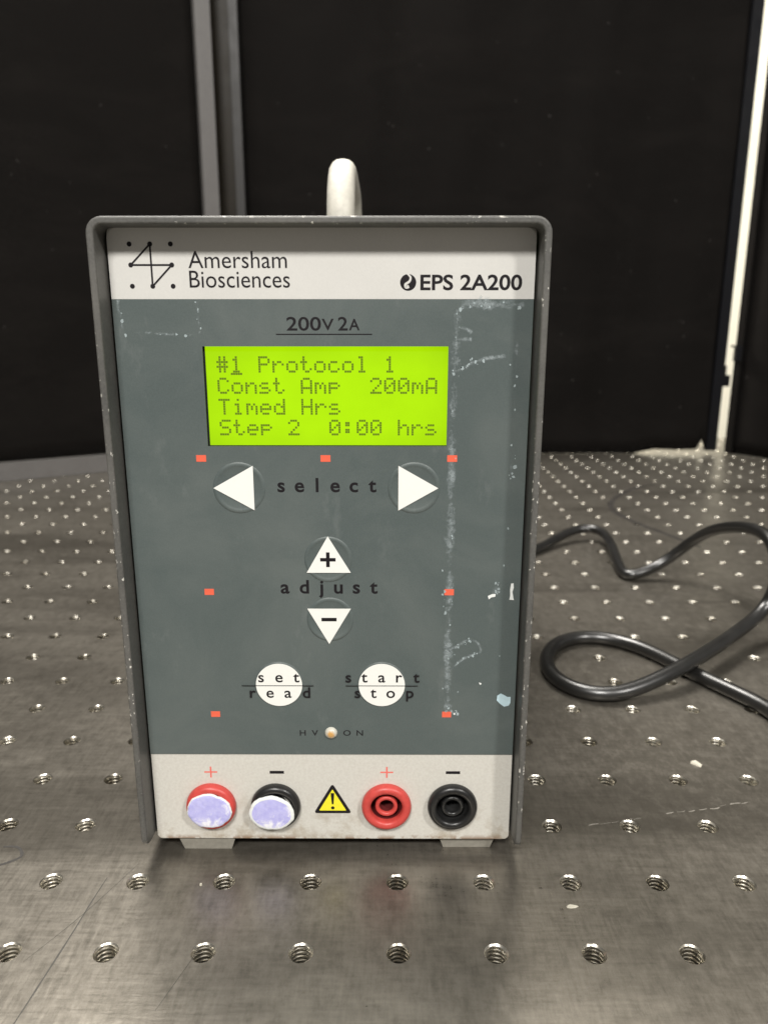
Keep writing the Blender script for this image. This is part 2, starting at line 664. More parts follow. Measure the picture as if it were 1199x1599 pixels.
def thread_mesh(n, dz, depth=9.0):
    V, F = [], []
    rings = [(HR, 0.0, 0), (3.12, -0.14, 0), (3.02, -0.32, 0)]
    z = -0.45
    while z > -depth:
        rings.append((None, z, 1))
        z -= dz
    for r, z, hel in rings:
        for k in range(n):
            a = 2 * math.pi * k / n
            rr = r
            if hel:
                ph = (z / 1.27 - k / n) % 1.0
                tri = abs(ph * 2 - 1)
                rr = 2.50 + 0.54 * tri
            V.append((rr * math.cos(a), rr * math.sin(a), z))
    m = len(rings)
    for j in range(m - 1):
        for k in range(n):
            q = (k + 1) % n
            F.append((j * n + k, j * n + q, (j + 1) * n + q, (j + 1) * n + k))
    return V, F


TV, TF = thread_mesh(RING, 0.3175)
thread_me = mesh_of('threaded_hole', TV, TF, M['thread'], True)
SV, SF = thread_mesh(12, 0.635, 5.0)


def seen(x, y):
    """rough test: hole inside the picture and not behind the power supply"""
    th = R(14)
    d, hgt = y, -158.0
    zc = d * math.cos(th) - hgt * math.sin(th)
    u = 600 + 1155 * x / zc
    w = 800 + 1155 * (-d * math.sin(th) - hgt * math.cos(th)) / zc
    if not (-15 < u < 1215 and w < 1615):
        return False
    if y > 196:
        a, b = -73 * y / 190, 40 * y / 190
        if a + 3 < x < b - 3:
            return False
    return y < 950


cand = [(X0 + i * PITCH, Y0 + j * PITCH) for i in NI for j in NJ]
vis = sorted([p for p in cand if seen(*p)], key=lambda p: p[1] ** 2 + p[0] ** 2)
near = set(vis[:300])
for p in vis[:300]:
    o = put('threaded_hole', thread_me, table, (p[0], p[1], 0))
    o.rotation_euler = (0, 0, random.uniform(-0.9, 0.9))
V, F = [], []
for p in cand:
    if p in near:
        continue
    b = len(V)
    V += [(v[0] + p[0], v[1] + p[1], v[2]) for v in SV]
    F += [tuple(b + i for i in f) for f in SF]
put('threaded_holes', mesh_of('threaded_holes', V, F, M['thread'], True), table, kind='stuff')


def stroke(pts, w, z=0.06, n=8, jit=0.25):
    P = catmull([(x, y, z) for x, y in pts], n)
    V, F = [], []
    for i, p in enumerate(P):
        t = (P[min(i + 1, len(P) - 1)] - P[max(i - 1, 0)]).normalized()
        s = Vector((-t.y, t.x, 0)) * w / 2 * (1 + random.uniform(-jit, jit)) * (0.35 + 0.65 * math.sin(math.pi * (i + 0.5) / len(P)) ** 0.4)
        V += [tuple(p + s), tuple(p - s)]
    for i in range(len(P) - 1):
        F.append((2 * i, 2 * i + 1, 2 * i + 3, 2 * i + 2))
    return V, F


def marks(name, strokes, mat, label):
    V, F = [], []
    for pts, w in strokes:
        v, f = stroke(pts, w)
        b = len(V)
        V += v
        F += [tuple(b + i for i in q) for q in f]
    return put(name, mesh_of(name, V, F, mat), table, label=label)


marks('scuff_mark', [([(279, 755), (245, 728), (213, 680), (202, 642), (207, 600), (221, 560), (232, 527)], 5.5)], M['mark'], 'dark curved scuff behind the cable')
marks('pen_mark', [([(-120, 199.2), (-116.5, 199.3), (-114.2, 198.2), (-112.3, 195.0), (-114.5, 192.6), (-118, 190.6), (-121, 189.6)], 1.0)], M['mark'], 'small dark hooked line at the left edge')
marks('scratch', [([(-82.5, 186), (-83.5, 176), (-84.5, 163), (-86.8, 140), (-88, 130)], 0.42), ([(-75, 192), (-84, 172), (-93, 156)], 0.14),
                  ([(-49, 160), (-52, 151), (-55, 142)], 0.14)], M['faint'], 'long dark scratch near the left corner')
rs = random.Random(5)
dash = []
for i in range(17):
    t = i / 16
    if rs.random() < .72:
        x, y = 66 + 63 * t, 210 + 13.5 * t + rs.uniform(-.4, .4)
        dash.append(([(x, y), (x + rs.uniform(1, 2.2), y + rs.uniform(.1, .6)), (x + rs.uniform(2.4, 4), y + .8)], rs.uniform(.12, .5)))
marks('scrape', dash, M['scrape'], 'pale broken scrape on the right of the table').__setitem__('kind', 'stuff')

# ------------------------------------------------------------------ enclosure panels


def wavy(name, x0, x1, z0f, z1, mat, nx=60, nz=40, amp=2.0, sx=90.0, sz=400.0, thick=3.0):
    """standing fabric or board in its own x-z plane, soft folds in y, with real thickness"""
    V, F = [], []
    for side in (0, 1):
        for j in range(nz + 1):
            for i in range(nx + 1):
                x = x0 + (x1 - x0) * i / nx
                zb = z0f(x)
                z = zb + (z1 - zb) * j / nz
                w = amp * (noise.noise((x / sx, z / sz, 3.1)) + 0.4 * noise.noise((x / 37, z / 120, 8.4)))
                V.append((x, w + thick * side, z))
    N = (nx + 1) * (nz + 1)
    for j in range(nz):
        for i in range(nx):
            a = j * (nx + 1) + i
            F.append((a, a + 1, a + nx + 2, a + nx + 1))
            F.append((N + a + nx + 1, N + a + nx + 2, N + a + 1, N + a))
    for i in range(nx):
        F.append((i + 1, i, N + i, N + i + 1))
        t = nz * (nx + 1) + i
        F.append((t, t + 1, N + t + 1, N + t))
    for j in range(nz):
        a = j * (nx + 1)
        F.append((a, a + nx + 1, N + a + nx + 1, N + a))
        a += nx
        F.append((a + nx + 1, a, N + a, N + a + nx + 1))
    return mesh_of(name, V, F, mat, True)


H = 760
lp = thing('enclosure_panel', 'black fabric panel in a grey metal frame angled along the left of the table', 'panel', (-190, 900, 0))
lp.rotation_euler = (0, 0, R(31))
put('fabric', wavy('fabric', -700, -20.2, lambda x: 20, H, M['fabric'], amp=1.6), lp)
put('bottom_rail', from_bm('bottom_rail', box_bm(-700, -20.4, -5, 12, 0.3, 19.5), M['frame'], bevel=1), lp)
put('side_stile', from_bm('side_stile', box_bm(-20, -3, -8, 10, 0.3, H), M['frame'], bevel=1), lp)

post = thing('corner_post', 'dark bronze and dull grey corner post between the two black panels', 'post', (-180, 926, 0))
put('bronze_channel', from_bm('bronze_channel', box_bm(-22, 5.3, -2, 14, 0.3, H), M['bronze'], bevel=0.6), post)
put('grey_flange', from_bm('grey_flange', box_bm(5.5, 15.2, -6, 6, 0.3, H), M['frame_dull'], bevel=1), post)


def bot(x):
    if x < 318:
        return 0.4
    z = 0.4 + 6.0 * min(1, (x - 318) / 25) + 1.2 * noise.noise((x / 11, 0.3, 5.5)) * min(1, (x - 318) / 25)
    if x > 397:
        z += 13 * max(0, 1 - abs(x - 403) / 6)
    return z


rp = thing('enclosure_panel', 'wide black panel standing across the back of the table behind the cable', 'panel', (0, 946, 0))
put('fabric', wavy('fabric', -300, 409, bot, H, M['board'], nx=240, amp=8.0, sx=80, sz=900), rp)
put('edge_trim', from_bm('edge_trim', box_bm(409.2, 421.5, -5, 6, 5.0, H), M['trim'], bevel=0.8), rp)
put('catch_tab', from_bm('catch_tab', box_bm(421.7, 430.0, -3.5, 3.5, 86, 100), M['tape'], bevel=0.8), rp)
put('catch_tab', from_bm('catch_tab', box_bm(421.7, 424.5, -3.5, 3.5, 100.2, 112), M['tape'], bevel=0.5), rp)
np_ = thing('enclosure_panel', 'narrow sliver of black panel at the right edge beyond the bright gap', 'panel', (443, 950, 0))
np_.rotation_euler = (0, 0, R(-58))
put('fabric', wavy('fabric', 4, 420, lambda x: 0.4, H, M['board'], nx=60, amp=1.5), np_)
put('edge_trim', from_bm('edge_trim', box_bm(-5, 3.8, -4, 6, 0.3, H), M['board'], bevel=0.8), np_)
bm = box_bm(-9, -1, -3, 3, 117, 134)
box_bm(-13.5, -1, -2.5, 2.5, 134.3, 136.5, bm)
o = put('catch_tab', from_bm('catch_tab', bm, M['tape'], bevel=0.5), np_)
o.rotation_euler = (0, 0, R(58))
o.location = tuple(c * MM for c in (Matrix.Rotation(R(58), 4, 'Z') @ Vector((-0.5, -4, 0))))

# ------------------------------------------------------------------ power supply
CX = -16.5
YF, YP = 190.0, 197.0       # rim plane and front-panel plane
ps = thing('power_supply', 'dark grey bench power supply with green display and white keypad arrows on the steel table', 'power supply', (0, 0, 0))


def housing():
    xo0, xo1, zt, zb, w = -73.1, 40.1, 184.2, 7.0, 1.9
    outer = [(xo1, zb)] + [(xo1 - 4 + 4 * math.cos(R(a)), zt - 4 + 4 * math.sin(R(a))) for a in range(0, 91, 15)] \
        + [(xo0 + 4 + 4 * math.cos(R(a)), zt - 4 + 4 * math.sin(R(a))) for a in range(90, 181, 15)] + [(xo0, zb)]
    inner = [(xo0 + w, zb)] + [(xo0 + 4 + (4 - w) * math.cos(R(a)), zt - 4 + (4 - w) * math.sin(R(a))) for a in range(180, 89, -15)] \
        + [(xo1 - 4 + (4 - w) * math.cos(R(a)), zt - 4 + (4 - w) * math.sin(R(a))) for a in range(90, -1, -15)] + [(xo1 - w, zb)]
    n = len(outer)
    bm = bmesh.new()
    fo = [bm.verts.new((x, YF, z)) for x, z in outer]
    fi = [bm.verts.new((x, YF, z)) for x, z in reversed(inner)]
    bo = [bm.verts.new((x, 408, z)) for x, z in outer]
    bi = [bm.verts.new((x, 408, z)) for x, z in reversed(inner)]
    for i in range(n - 1):
        bm.faces.new((fo[i], fo[i + 1], fi[i + 1], fi[i]))
        bm.faces.new((bo[i + 1], bo[i], bi[i], bi[i + 1]))
        bm.faces.new((fo[i + 1], fo[i], bo[i], bo[i + 1]))
        bm.faces.new((fi[i], fi[i + 1], bi[i + 1], bi[i]))
    bm.faces.new((fo[0], fi[0], bi[0], bo[0]))
    bm.faces.new((fi[n - 1], fo[n - 1], bo[n - 1], bi[n - 1]))
    bmesh.ops.recalc_face_normals(bm, faces=bm.faces)
    # round the two front corners of the feet of the side walls
    e = [e for e in bm.edges if all(abs(v.co.y - YF) < .01 and abs(v.co.z - zb) < .01 for v in e.verts)]
    bmesh.ops.bevel(bm, geom=e, offset=3.0, segments=5, profile=0.5, affect='EDGES')
    e = [e for e in bm.edges if e.is_manifold and e.calc_face_angle(0) > 0.7 and
         min(v.co.y for v in e.verts) < YF + 3.2 and abs(e.verts[0].co.y - e.verts[1].co.y) < 3.2]
    bmesh.ops.bevel(bm, geom=e, offset=0.55, segments=3, profile=0.5, affect='EDGES', material=1, clamp_overlap=True)
    me = from_bm('housing', bm, [M['shell'], M['shell_edge']])
    for p in me.polygons:
        if p.material_index == 1:
            p.use_smooth = True
    return me


put('housing', housing(), ps)
put('base_plate', from_bm('base_plate', box_bm(-70.6, 37.6, YP + 2.2, 407, 5.4, 6.8), M['lower']), ps)
put('back_panel', from_bm('back_panel', box_bm(-70.6, 37.6, 404, 406, 7, 182), M['shell']), ps)

# front plate (light grey paint) with openings for the display and the sockets
JX = (-53.2, -33.6, 0.0, 20.0)
JZ = 16.75
LX0, LX1, LZ0, LZ1 = -48.0, 16.0, 127.05, 153.25
PX0, PX1 = -70.6, 37.65
plate_me = plate('front_plate', [rrect(PX0, PX1, 4.7, 182.6, 1.6), [(LX0 - .4, LZ0 - .4), (LX1 + .4, LZ0 - .4), (LX1 + .4, LZ1 + .4), (LX0 - .4, LZ1 + .4)]]
                 + [circle(x, JZ, 5.2) for x in JX[2:]], 1.6, M['lower'], YP + 1.9, 0.25)
put('front_plate', plate_me, ps)
YS = YP               # film surface
put('header_strip', plate('header_strip', [rrect(PX0 + .1, PX1 - .1, 165.08, 182.35, 2.6, corners=(0, 1, 1, 0))], 0.3, M['header'], YS + 0.3), ps,
    label='light grey film strip across the top')
mem = put('keypad_membrane', plate('keypad_membrane', [rrect(PX0 + .1, PX1 - .1, 34.2, 165.06, 1, corners=(0, 0, 0, 0)),
                                                     [(LX0, LZ0), (LX1, LZ0), (LX1, LZ1), (LX0, LZ1)]], 0.3, M['membrane'], YS + 0.3), ps)
hdr = [o for o in ps.children if o.name.startswith('header_strip')][0]
INK = YS - 0.03

# brand mark: eight dots and a crossed zigzag, with two lines of type
dots = [(x, z) for z in (178.44, 173.4, 168.24) for x in (-64.9, -59.7, -54.5) if not (z == 173.4 and x == -59.7)]
ch = [disc2(x, z, 0.62) for x, z in dots]
for a, b in (((-59.7, 178.44), (-64.9, 173.4)), ((-64.9, 173.4), (-54.5, 173.4)), ((-54.5, 173.4), (-59.7, 168.24)), ((-59.7, 168.24), (-59.7, 178.44))):
    ch.append(seg2(*a, *b, 0.46))
put('emblem', print_mesh('emblem', [c for c in ch[:8]], M['ink'], INK), hdr, label='eight dots of the emblem')
V = print_mesh('emblem_lines', ch[8:], M['ink'], INK - 0.01)
for i, c in enumerate(ch[8:]):
    for k in range(4):
        V.vertices[i * 4 + k].co.y -= i * 0.000006
put('emblem_lines', V, hdr, label='crossed zigzag line of the emblem')
put('lettering', print_mesh('lettering', [word_fit('Amersham', -50.3, -25.3, 172.6, 176.75, 0.0),
                                          word_fit('Biosciences', -50.25, -24.7, 167.85, 172.05, 0.0)], M['ink'], INK), hdr, label='two lines of thin black type')
put('lettering', print_mesh('lettering', [word_fit('EPS 2A200', 8.5, 34.4, 167.2, 171.1, 0.022)], M['ink'], INK), hdr, label='black model name at the right')
put('swirl_mark', print_mesh('swirl_mark', [disc2(5.4, 169.16, 2.05, 40)], M['ink'], INK), hdr)
sw = catmull([(5.15, 171.3, 0), (6.0, 170.4, 0), (5.7, 169.4, 0), (4.75, 168.7, 0), (4.9, 168.0, 0), (5.6, 168.2, 0)], 6)
V, F = [], []
for i, p in enumerate(sw):
    t = (sw[min(i + 1, len(sw) - 1)] - sw[max(i - 1, 0)]).normalized()
    s = Vector((-t.y, t.x, 0)) * (0.2 + 0.22 * i / len(sw))
    V += [((p + s).x, INK - 0.02, (p + s).y), ((p - s).x, INK - 0.02, (p - s).y)]
F = [(2 * i, 2 * i + 1, 2 * i + 3, 2 * i + 2) for i in range(len(sw) - 1)]
put('swirl_cut', mesh_of('swirl_cut', V, F, M['header']), hdr, label='pale curl inside the round black mark')

# rating above the display
put('lettering', print_mesh('lettering', [word_fit('200', -25.9, -17.0, 157.2, 160.7, 0.012), word_fit('V', -16.8, -13.7, 157.3, 160.2, 0.012),
                                          word_fit('2', -12.6, -10.1, 157.25, 160.7, 0.012), word_fit('A', -9.8, -7.0, 157.3, 160.2, 0.012),
                                          rect2(-28.7, -3.8, 156.15, 156.45)], M['ink'], INK), mem, label='underlined black voltage and current rating')

# display: a lit pane set back behind the opening, its text a matrix of dots
FONT = {
    '#': '01010 01010 11111 01010 11111 01010 01010', '1': '00100 01100 00100 00100 00100 00100 01110',
    'P': '11110 10001 10001 11110 10000 10000 10000', 'r': '00000 00000 10110 11001 10000 10000 10000',
    'o': '00000 00000 01110 10001 10001 10001 01110', 't': '01000 01000 11100 01000 01000 01001 00110',
    'c': '00000 00000 01110 10000 10000 10001 01110', 'l': '01100 00100 00100 00100 00100 00100 01110',
    'C': '01110 10001 10000 10000 10000 10001 01110', 'n': '00000 00000 10110 11001 10001 10001 10001',
    's': '00000 00000 01110 10000 01110 00001 11110', 'A': '01110 10001 10001 10001 11111 10001 10001',
    'm': '00000 00000 11010 10101 10101 10001 10001', 'p': '00000 00000 11110 10001 11110 10000 10000',
    '2': '01110 10001 00001 00010 00100 01000 11111', '0': '01110 10001 10011 10101 11001 10001 01110',
    'T': '11111 00100 00100 00100 00100 00100 00100', 'i': '00100 00000 01100 00100 00100 00100 01110',
    'e': '00000 00000 01110 10001 11111 10000 01110', 'd': '00001 00001 01101 10011 10001 10001 01111',
    'H': '10001 10001 10001 11111 10001 10001 10001', 'S': '01111 10000 10000 01110 00001 00001 11110',
    ':': '00000 01100 01100 00000 01100 01100 00000', 'h': '10000 10000 10110 11001 10001 10001 10001'}
YL = YS + 1.35
disp = put('display', from_bm('display', box_bm(LX0 + 0.35, LX1 + 0.6, YL, YL + 2.5, LZ0 + 0.1, LZ1 + 0.6), M['lcd']), ps, label='lit yellow-green display pane')
bm = box_bm(LX0 - 3, LX0 + 0.3, YL, YL + 2.5, LZ0 - 3, LZ1 + 3)
box_bm(LX0 + 0.31, LX1 + 3, YL, YL + 2.5, LZ0 - 3, LZ0 + 0.08, bm)
put('display_bezel', from_bm('display_bezel', bm, M['dark']), disp)
DP = 0.6125
for row, line in enumerate(('#1 Protocol 1', 'Const Amp  200mA', 'Timed Hrs', 'Step 2  0:00 hrs')):
    zt = 150.72 - row * 5.55
    ch = []
    for i, c in enumerate(line):
        if c == ' ':
            continue
        for r_, bits in enumerate(FONT[c].split()):
            for q, bt in enumerate(bits):
                if bt == '1':
                    x = -44.85 + (i * 6 + q) * DP
                    z = zt - r_ * DP
                    ch.append(rect2(x + .03, x + DP - .03, z - DP + .03, z - .03))
    if row == 0:
        for q in range(5):
            x = -44.85 + (6 + q) * DP
            ch.append(rect2(x + .03, x + DP - .03, zt - 8 * DP + .03, zt - 7 * DP - .03))
    put('dot_text', print_mesh('dot_text', ch, M['lcd_ink'], YL - 0.05), disp)

# red squares
sq = plate('red_marker', [[(-1.33, -.9), (1.33, -.9), (1.33, .9), (-1.33, .9)]], 0.06, M['red_ink'], 0)
for x, z in ((-50.0, 123.75), (-16.5, 123.75), (17.6, 123.75), (-50.0, 85.6), (17.6, 85.6), (-50.3, 47.45), (17.65, 47.45)):
    put('red_marker', sq, mem, (x, YS, z))

# buttons: embossed rings with white printed shapes
ring_prof = [(7.15, 0), (7.0, 0.10), (6.75, 0.21), (6.45, 0.24), (6.15, 0.21), (5.9, 0.12), (5.6, 0.05), (0.4, 0.045)]
ring_me = lathe('button', ring_prof, M['membrane'], 64)
TOP = YS - 0.26


def button(cx, cz, shapes, label, s=1.0):
    o = put('button', ring_me, ps, (cx, YS, cz), label=label)
    o.scale = (s, 1, s)
    for nm, me, lab in shapes:
        c = put(nm, me, o, label=lab)
        c.location = (-cx * MM / s, -YS * MM, -cz * MM / s)
        c.scale = (1 / s, 1, 1 / s)
    return o


def tri(pts):
    return plate('arrow_symbol', [pts], 0.05, M['white_ink'], TOP + 0.0)


button(-40.1, 115.6, [('arrow_symbol', tri([(-47.1, 115.6), (-36.15, 109.4), (-36.15, 121.8)]), None)], 'keypad button with white arrow pointing left')
button(7.4, 115.6, [('arrow_symbol', tri([(14.0, 115.6), (3.15, 121.8), (3.15, 109.35)]), None)], 'keypad button with white arrow pointing right')
button(-16.3, 95.2, [('arrow_symbol', tri([(-16.3, 102.0), (-22.35, 91.4), (-10.0, 91.4)]), None),
                     ('plus_sign', print_mesh('plus_sign', [rect2(-18.5, -14.2, 94.75, 95.75), rect2(-16.85, -15.85, 95.75, 97.4), rect2(-16.85, -15.85, 93.1, 94.75)], M['ink'], TOP - 0.1), None)],
       'keypad button with white triangle pointing up and a plus', 0.93)
button(-16.0, 77.3, [('arrow_symbol', tri([(-16.4, 69.9), (-10.1, 80.7), (-22.45, 80.7)]), None),
                     ('minus_sign', print_mesh('minus_sign', [rect2(-18.5, -14.2, 76.9, 77.95)], M['ink'], TOP - 0.1), None)],
       'keypad button with white triangle pointing down and a minus', 0.93)
LI = TOP - 0.1


def px_word(letters, base, xh, w=0.012, wide=1.05, ref='x'):
    return word_spaced(letters, base, xh, w, wide, ref)


DX = 5.37     # picture pixels per millimetre on the lower buttons, only used to space the letters


def sp(chars, pxs, k, x0px, x0mm):
    return [(c, x0mm + (p - x0px) / k) for c, p in zip(chars, pxs)]


disc_me = lambda cx, cz: plate('white_disc', [circle(cx, cz, 6.72, 64)], 0.05, M['white_ink'], TOP)
b1 = button(-31.25, 57.0, [('white_disc', disc_me(-31.25, 57.0), None),
                           ('lettering', print_mesh('lettering', px_word(sp('set', (408, 436, 463), DX, 436, -31.2), 57.95, 2.15)
                                                    + px_word(sp('read', (395, 422, 450, 479), DX, 436, -31.35), 53.0, 2.15)
                                                    + [rect2(-42.1, -21.2, 56.68, 56.9)], M['ink'], LI), 'black words over and under a thin line')],
            'round white keypad button lettered set and read')
b2 = button(-1.4, 57.0, [('white_disc', disc_me(-1.4, 57.0), None),
                         ('lettering', print_mesh('lettering', px_word(sp('start', (544, 569, 596, 623, 650), DX, 596, -1.4), 57.95, 2.15)
                                                  + px_word(sp('stop', (558, 583, 610, 640), DX, 596, -1.4), 53.0, 2.15)
                                                  + [rect2(-11.9, 9.1, 56.68, 56.9)], M['ink'], LI), 'black words over and under a thin line')],
            'round white keypad button lettered start and stop')

put('lettering', print_mesh('lettering', px_word(sp('select', (439, 467.5, 495, 523, 552, 581), 5.72, 510, -16.3), 114.55, 2.45, 0.022), M['ink'], INK), mem, label='spaced black word between the side arrows')
put('lettering', print_mesh('lettering', px_word(sp('adjust', (446, 476, 502, 529, 557, 584), 5.53, 515, -16.1), 85.25, 2.5, 0.022), M['ink'], INK), mem, label='spaced black word between the two triangles')
put('lettering', print_mesh('lettering', px_word(sp('HVON', (473, 492, 542, 562), 5.27, 517, -16.45), 40.45, 1.75, 0.012, 1.15, 'H'), M['ink'], INK), mem, label='small black letters either side of the lamp')

def amber_mat():
    g = G('clear_amber_lens')
    v = g.coord()
    ln = g.n('ShaderNodeVectorMath', operation='LENGTH')
    g.put(ln.inputs[0], g.coord((1, 0, 1)))
    f = g.noise(v, 900, 4, 0.7)
    k = g.math('ADD', ln.outputs['Value'], g.math('MULTIPLY', g.math('SUBTRACT', f, 0.5), 0.0014))
    # amber die in the middle of a scuffed clear lens
    g.set(color=g.mix(g.ramp(k, 0.0006, 0.0014), (0.60, 0.33, 0.10), (0.60, 0.585, 0.51)), rough=0.22)
    g.bump(f, 0.3, 0.0003)
    return g.m


led = put('indicator_lamp', lathe('indicator_lamp', [(1.85, 0.0), (1.8, 0.25), (1.45, 0.8), (0.9, 1.15), (0.3, 1.3)],
                                  amber_mat(), 24), ps, (-16.4, YS, 41.4))

# polarity marks and warning label on the lower strip
YB = YP + 0.3          # face of the painted plate
PI_ = YB - 0.05
for x, m in ((-52.9, 'pink_ink'), (0.1, 'pink_ink')):
    put('plus_sign', print_mesh('plus_sign', [rect2(x - 1.95, x + 1.95, 27.75, 28.2), rect2(x - .23, x + .23, 28.2, 29.8), rect2(x - .23, x + .23, 26.1, 27.75)], M[m], PI_), ps, label='thin red plus printed above a red socket')
for x in (-33.0, 20.0):
    put('minus_sign', print_mesh('minus_sign', [rect2(x - 2.15, x + 2.15, 27.45, 28.4)], M['ink'], PI_), ps, label='black minus printed above a black socket')


def rounded_tri(k, r=0.55):
    pts = [(-16.35, 23.9), (-22.0, 13.95), (-10.75, 13.95)]
    cx, cz = sum(p[0] for p in pts) / 3, sum(p[1] for p in pts) / 3
    out = []
    for i in range(3):
        p, a, b = (Vector(q) for q in (pts[i], pts[i - 1], pts[(i + 1) % 3]))
        u, v = (a - p).normalized(), (b - p).normalized()
        for t in (0, .25, .5, .75, 1):
            q0 = p + u * r * 2 * (1 - t) ** 2 + v * r * 2 * t ** 2
            out.append((cx + (q0.x - cx) * k, cz + (q0.y - cz) * k))
    return out


wl = put('warning_label', plate('warning_label', [rounded_tri(1.03)], 0.08, M['ink'], YB), ps, label='black and yellow warning triangle')
put('yellow_field', print_mesh('yellow_field', [(rounded_tri(0.74, 0.2), [tuple(range(15))])], M['yellow'], YB - 0.12), wl)
bang = [(-16.9, 20.9), (-15.85, 20.9), (-15.85, 20.2), (-16.1, 17.0), (-16.6, 17.0), (-16.9, 20.2)]
put('exclamation_mark', print_mesh('exclamation_mark', [(bang, [tuple(range(6))]), disc2(-16.35, 15.75, 0.55, 18)], M['ink'], YB - 0.15), wl)

# sockets
sock_prof = [(7.3, -0.2), (7.5, 0.3), (7.55, 0.9), (7.35, 1.7), (6.9, 2.3), (6.3, 2.55), (5.6, 2.5), (5.05, 2.15), (4.8, 1.6), (4.76, 0.2), (4.75, -6.0), (3.4, -6.0), (3.39, 0.1),
             (3.38, 0.7), (3.15, 1.05), (2.75, 1.1), (2.3, 0.9), (2.12, 0.4), (2.11, 0.1), (2.1, -7.5), (0.2, -7.5)]
sock = {}
for c, mats in (('red', [M['red_plastic'], M['red_shade']]), ('black', [M['black_plastic'], M['dark']])):
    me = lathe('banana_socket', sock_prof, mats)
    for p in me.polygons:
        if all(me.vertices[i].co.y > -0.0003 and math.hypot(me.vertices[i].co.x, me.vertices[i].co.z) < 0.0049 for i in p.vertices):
            p.material_index = 1  # groove and bore faces take the colour with recess shade painted in
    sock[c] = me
socks = []
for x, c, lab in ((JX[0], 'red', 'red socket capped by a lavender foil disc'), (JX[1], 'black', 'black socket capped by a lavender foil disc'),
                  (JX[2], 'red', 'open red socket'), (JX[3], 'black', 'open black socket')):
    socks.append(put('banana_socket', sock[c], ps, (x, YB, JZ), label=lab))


def foil(rx, rz, seed, tilt, rim):
    rnd = random.Random(seed)
    n = 72
    ph = [rnd.uniform(0, 6.28) for _ in range(6)]
    V = []
    prof = [(1.0, 0.0, 1), (1.0, 0.35, 1), (0.955, 0.62, 1), (0.86, 0.66, .6), (0.6, 0.72, .2), (0.3, 0.74, 0)]
    for r, h, e in prof:
        for i in range(n):
            a = 2 * math.pi * i / n
            w = 1 + e * (0.012 * math.sin(3 * a + ph[0]) + 0.012 * math.sin(7 * a + ph[1]) + 0.008 * math.sin(13 * a + ph[2]) + 0.006 * math.sin(23 * a + ph[3]))
            x, z = rx * r * w * math.cos(a), rz * r * w * math.sin(a)
            V.append((x, -h - 0.12 * noise.noise((x * .6, z * .6, seed)) - tilt * x * 0.03, z))
    F = []
    m = len(prof)
    for j in range(m - 1):
        for i in range(n):
            k = (i + 1) % n
            F.append((j * n + i, j * n + k, (j + 1) * n + k, (j + 1) * n + i))
    F.append(tuple((m - 1) * n + i for i in range(n)))
    me = mesh_of('foil_disc', V, F, [M['sticker'], M['white_scrap']], True)
    for i, p in enumerate(me.polygons):
        if i < rim * n:
            p.material_index = 1
    bm = bmesh.new()
    bm.from_mesh(me)
    bmesh.ops.recalc_face_normals(bm, faces=bm.faces)
    bm.to_mesh(me)
    bm.free()
    return me


put('foil_disc', foil(6.75, 5.75, 3, 0.3, 2), socks[0], (-0.2, -2.5, -0.35))
put('foil_disc', foil(6.85, 5.75, 11, 1.0, 3), socks[1], (-1.0, -2.7, -0.9))

# feet under the base
bm = bmesh.new()
vs = [bm.verts.new(p) for p in ((-7.3, 0, 0.05), (7.3, 0, 0.05), (7.3, 14, 0.05), (-7.3, 14, 0.05), (-9, -0.6, 5.3), (9, -0.6, 5.3), (9, 15, 5.3), (-9, 15, 5.3))]
for f in ((0, 3, 2, 1), (4, 5, 6, 7), (0, 1, 5, 4), (1, 2, 6, 5), (2, 3, 7, 6), (3, 0, 4, 7)):
    bm.faces.new([vs[i] for i in f])
foot_me = from_bm('foot', bm, M['foot'], bevel=0.5)
for x, y in ((-55.5, 198.6), (25.0, 199.6), (-55.5, 385), (25.0, 385)):
    put('foot', foot_me, ps, (x, y, 0))


# carrying handle: solid arched strap running front to back
def handle():
    path = [(305, 182), (305, 199)] + [(329 - 24 * math.cos(R(a)), 199 + 20.5 * math.sin(R(a))) for a in range(15, 91, 15)] \
        + [(350, 220)] + [(373 + 22 * math.sin(R(a)), 197 + 22.5 * math.cos(R(a))) for a in range(0, 91, 15)] + [(395, 182)]
    sec = []
    for cx, cz, a0 in ((0.6, 0.2, 0), (-0.6, 0.2, 90), (-0.6, -0.2, 180), (0.6, -0.2, 270)):
        for i in range(5):
            a = R(a0 + 90 * i / 4)
            sec.append((cx + 4.8 * math.copysign(abs(math.cos(a)) ** 0.95, math.cos(a)), cz + 4.8 * math.copysign(abs(math.sin(a)) ** 0.95, math.sin(a))))
    V, F = [], []
    m, n = len(path), len(sec)
    for i, (y, z) in enumerate(path):
        a, b = path[max(i - 1, 0)], path[min(i + 1, m - 1)]
        t = Vector((b[0] - a[0], b[1] - a[1])).normalized()
        nrm = Vector((-t.y, t.x))
        for sx, sn in sec:
            V.append((-17.8 + sx, y + nrm.x * sn, z + nrm.y * sn))
    for i in range(m - 1):
        for k in range(n):
            q = (k + 1) % n
            F.append((i * n + k, i * n + q, (i + 1) * n + q, (i + 1) * n + k))
    return mesh_of('handle', V, F, M['handle'], True)


put('handle', handle(), ps)


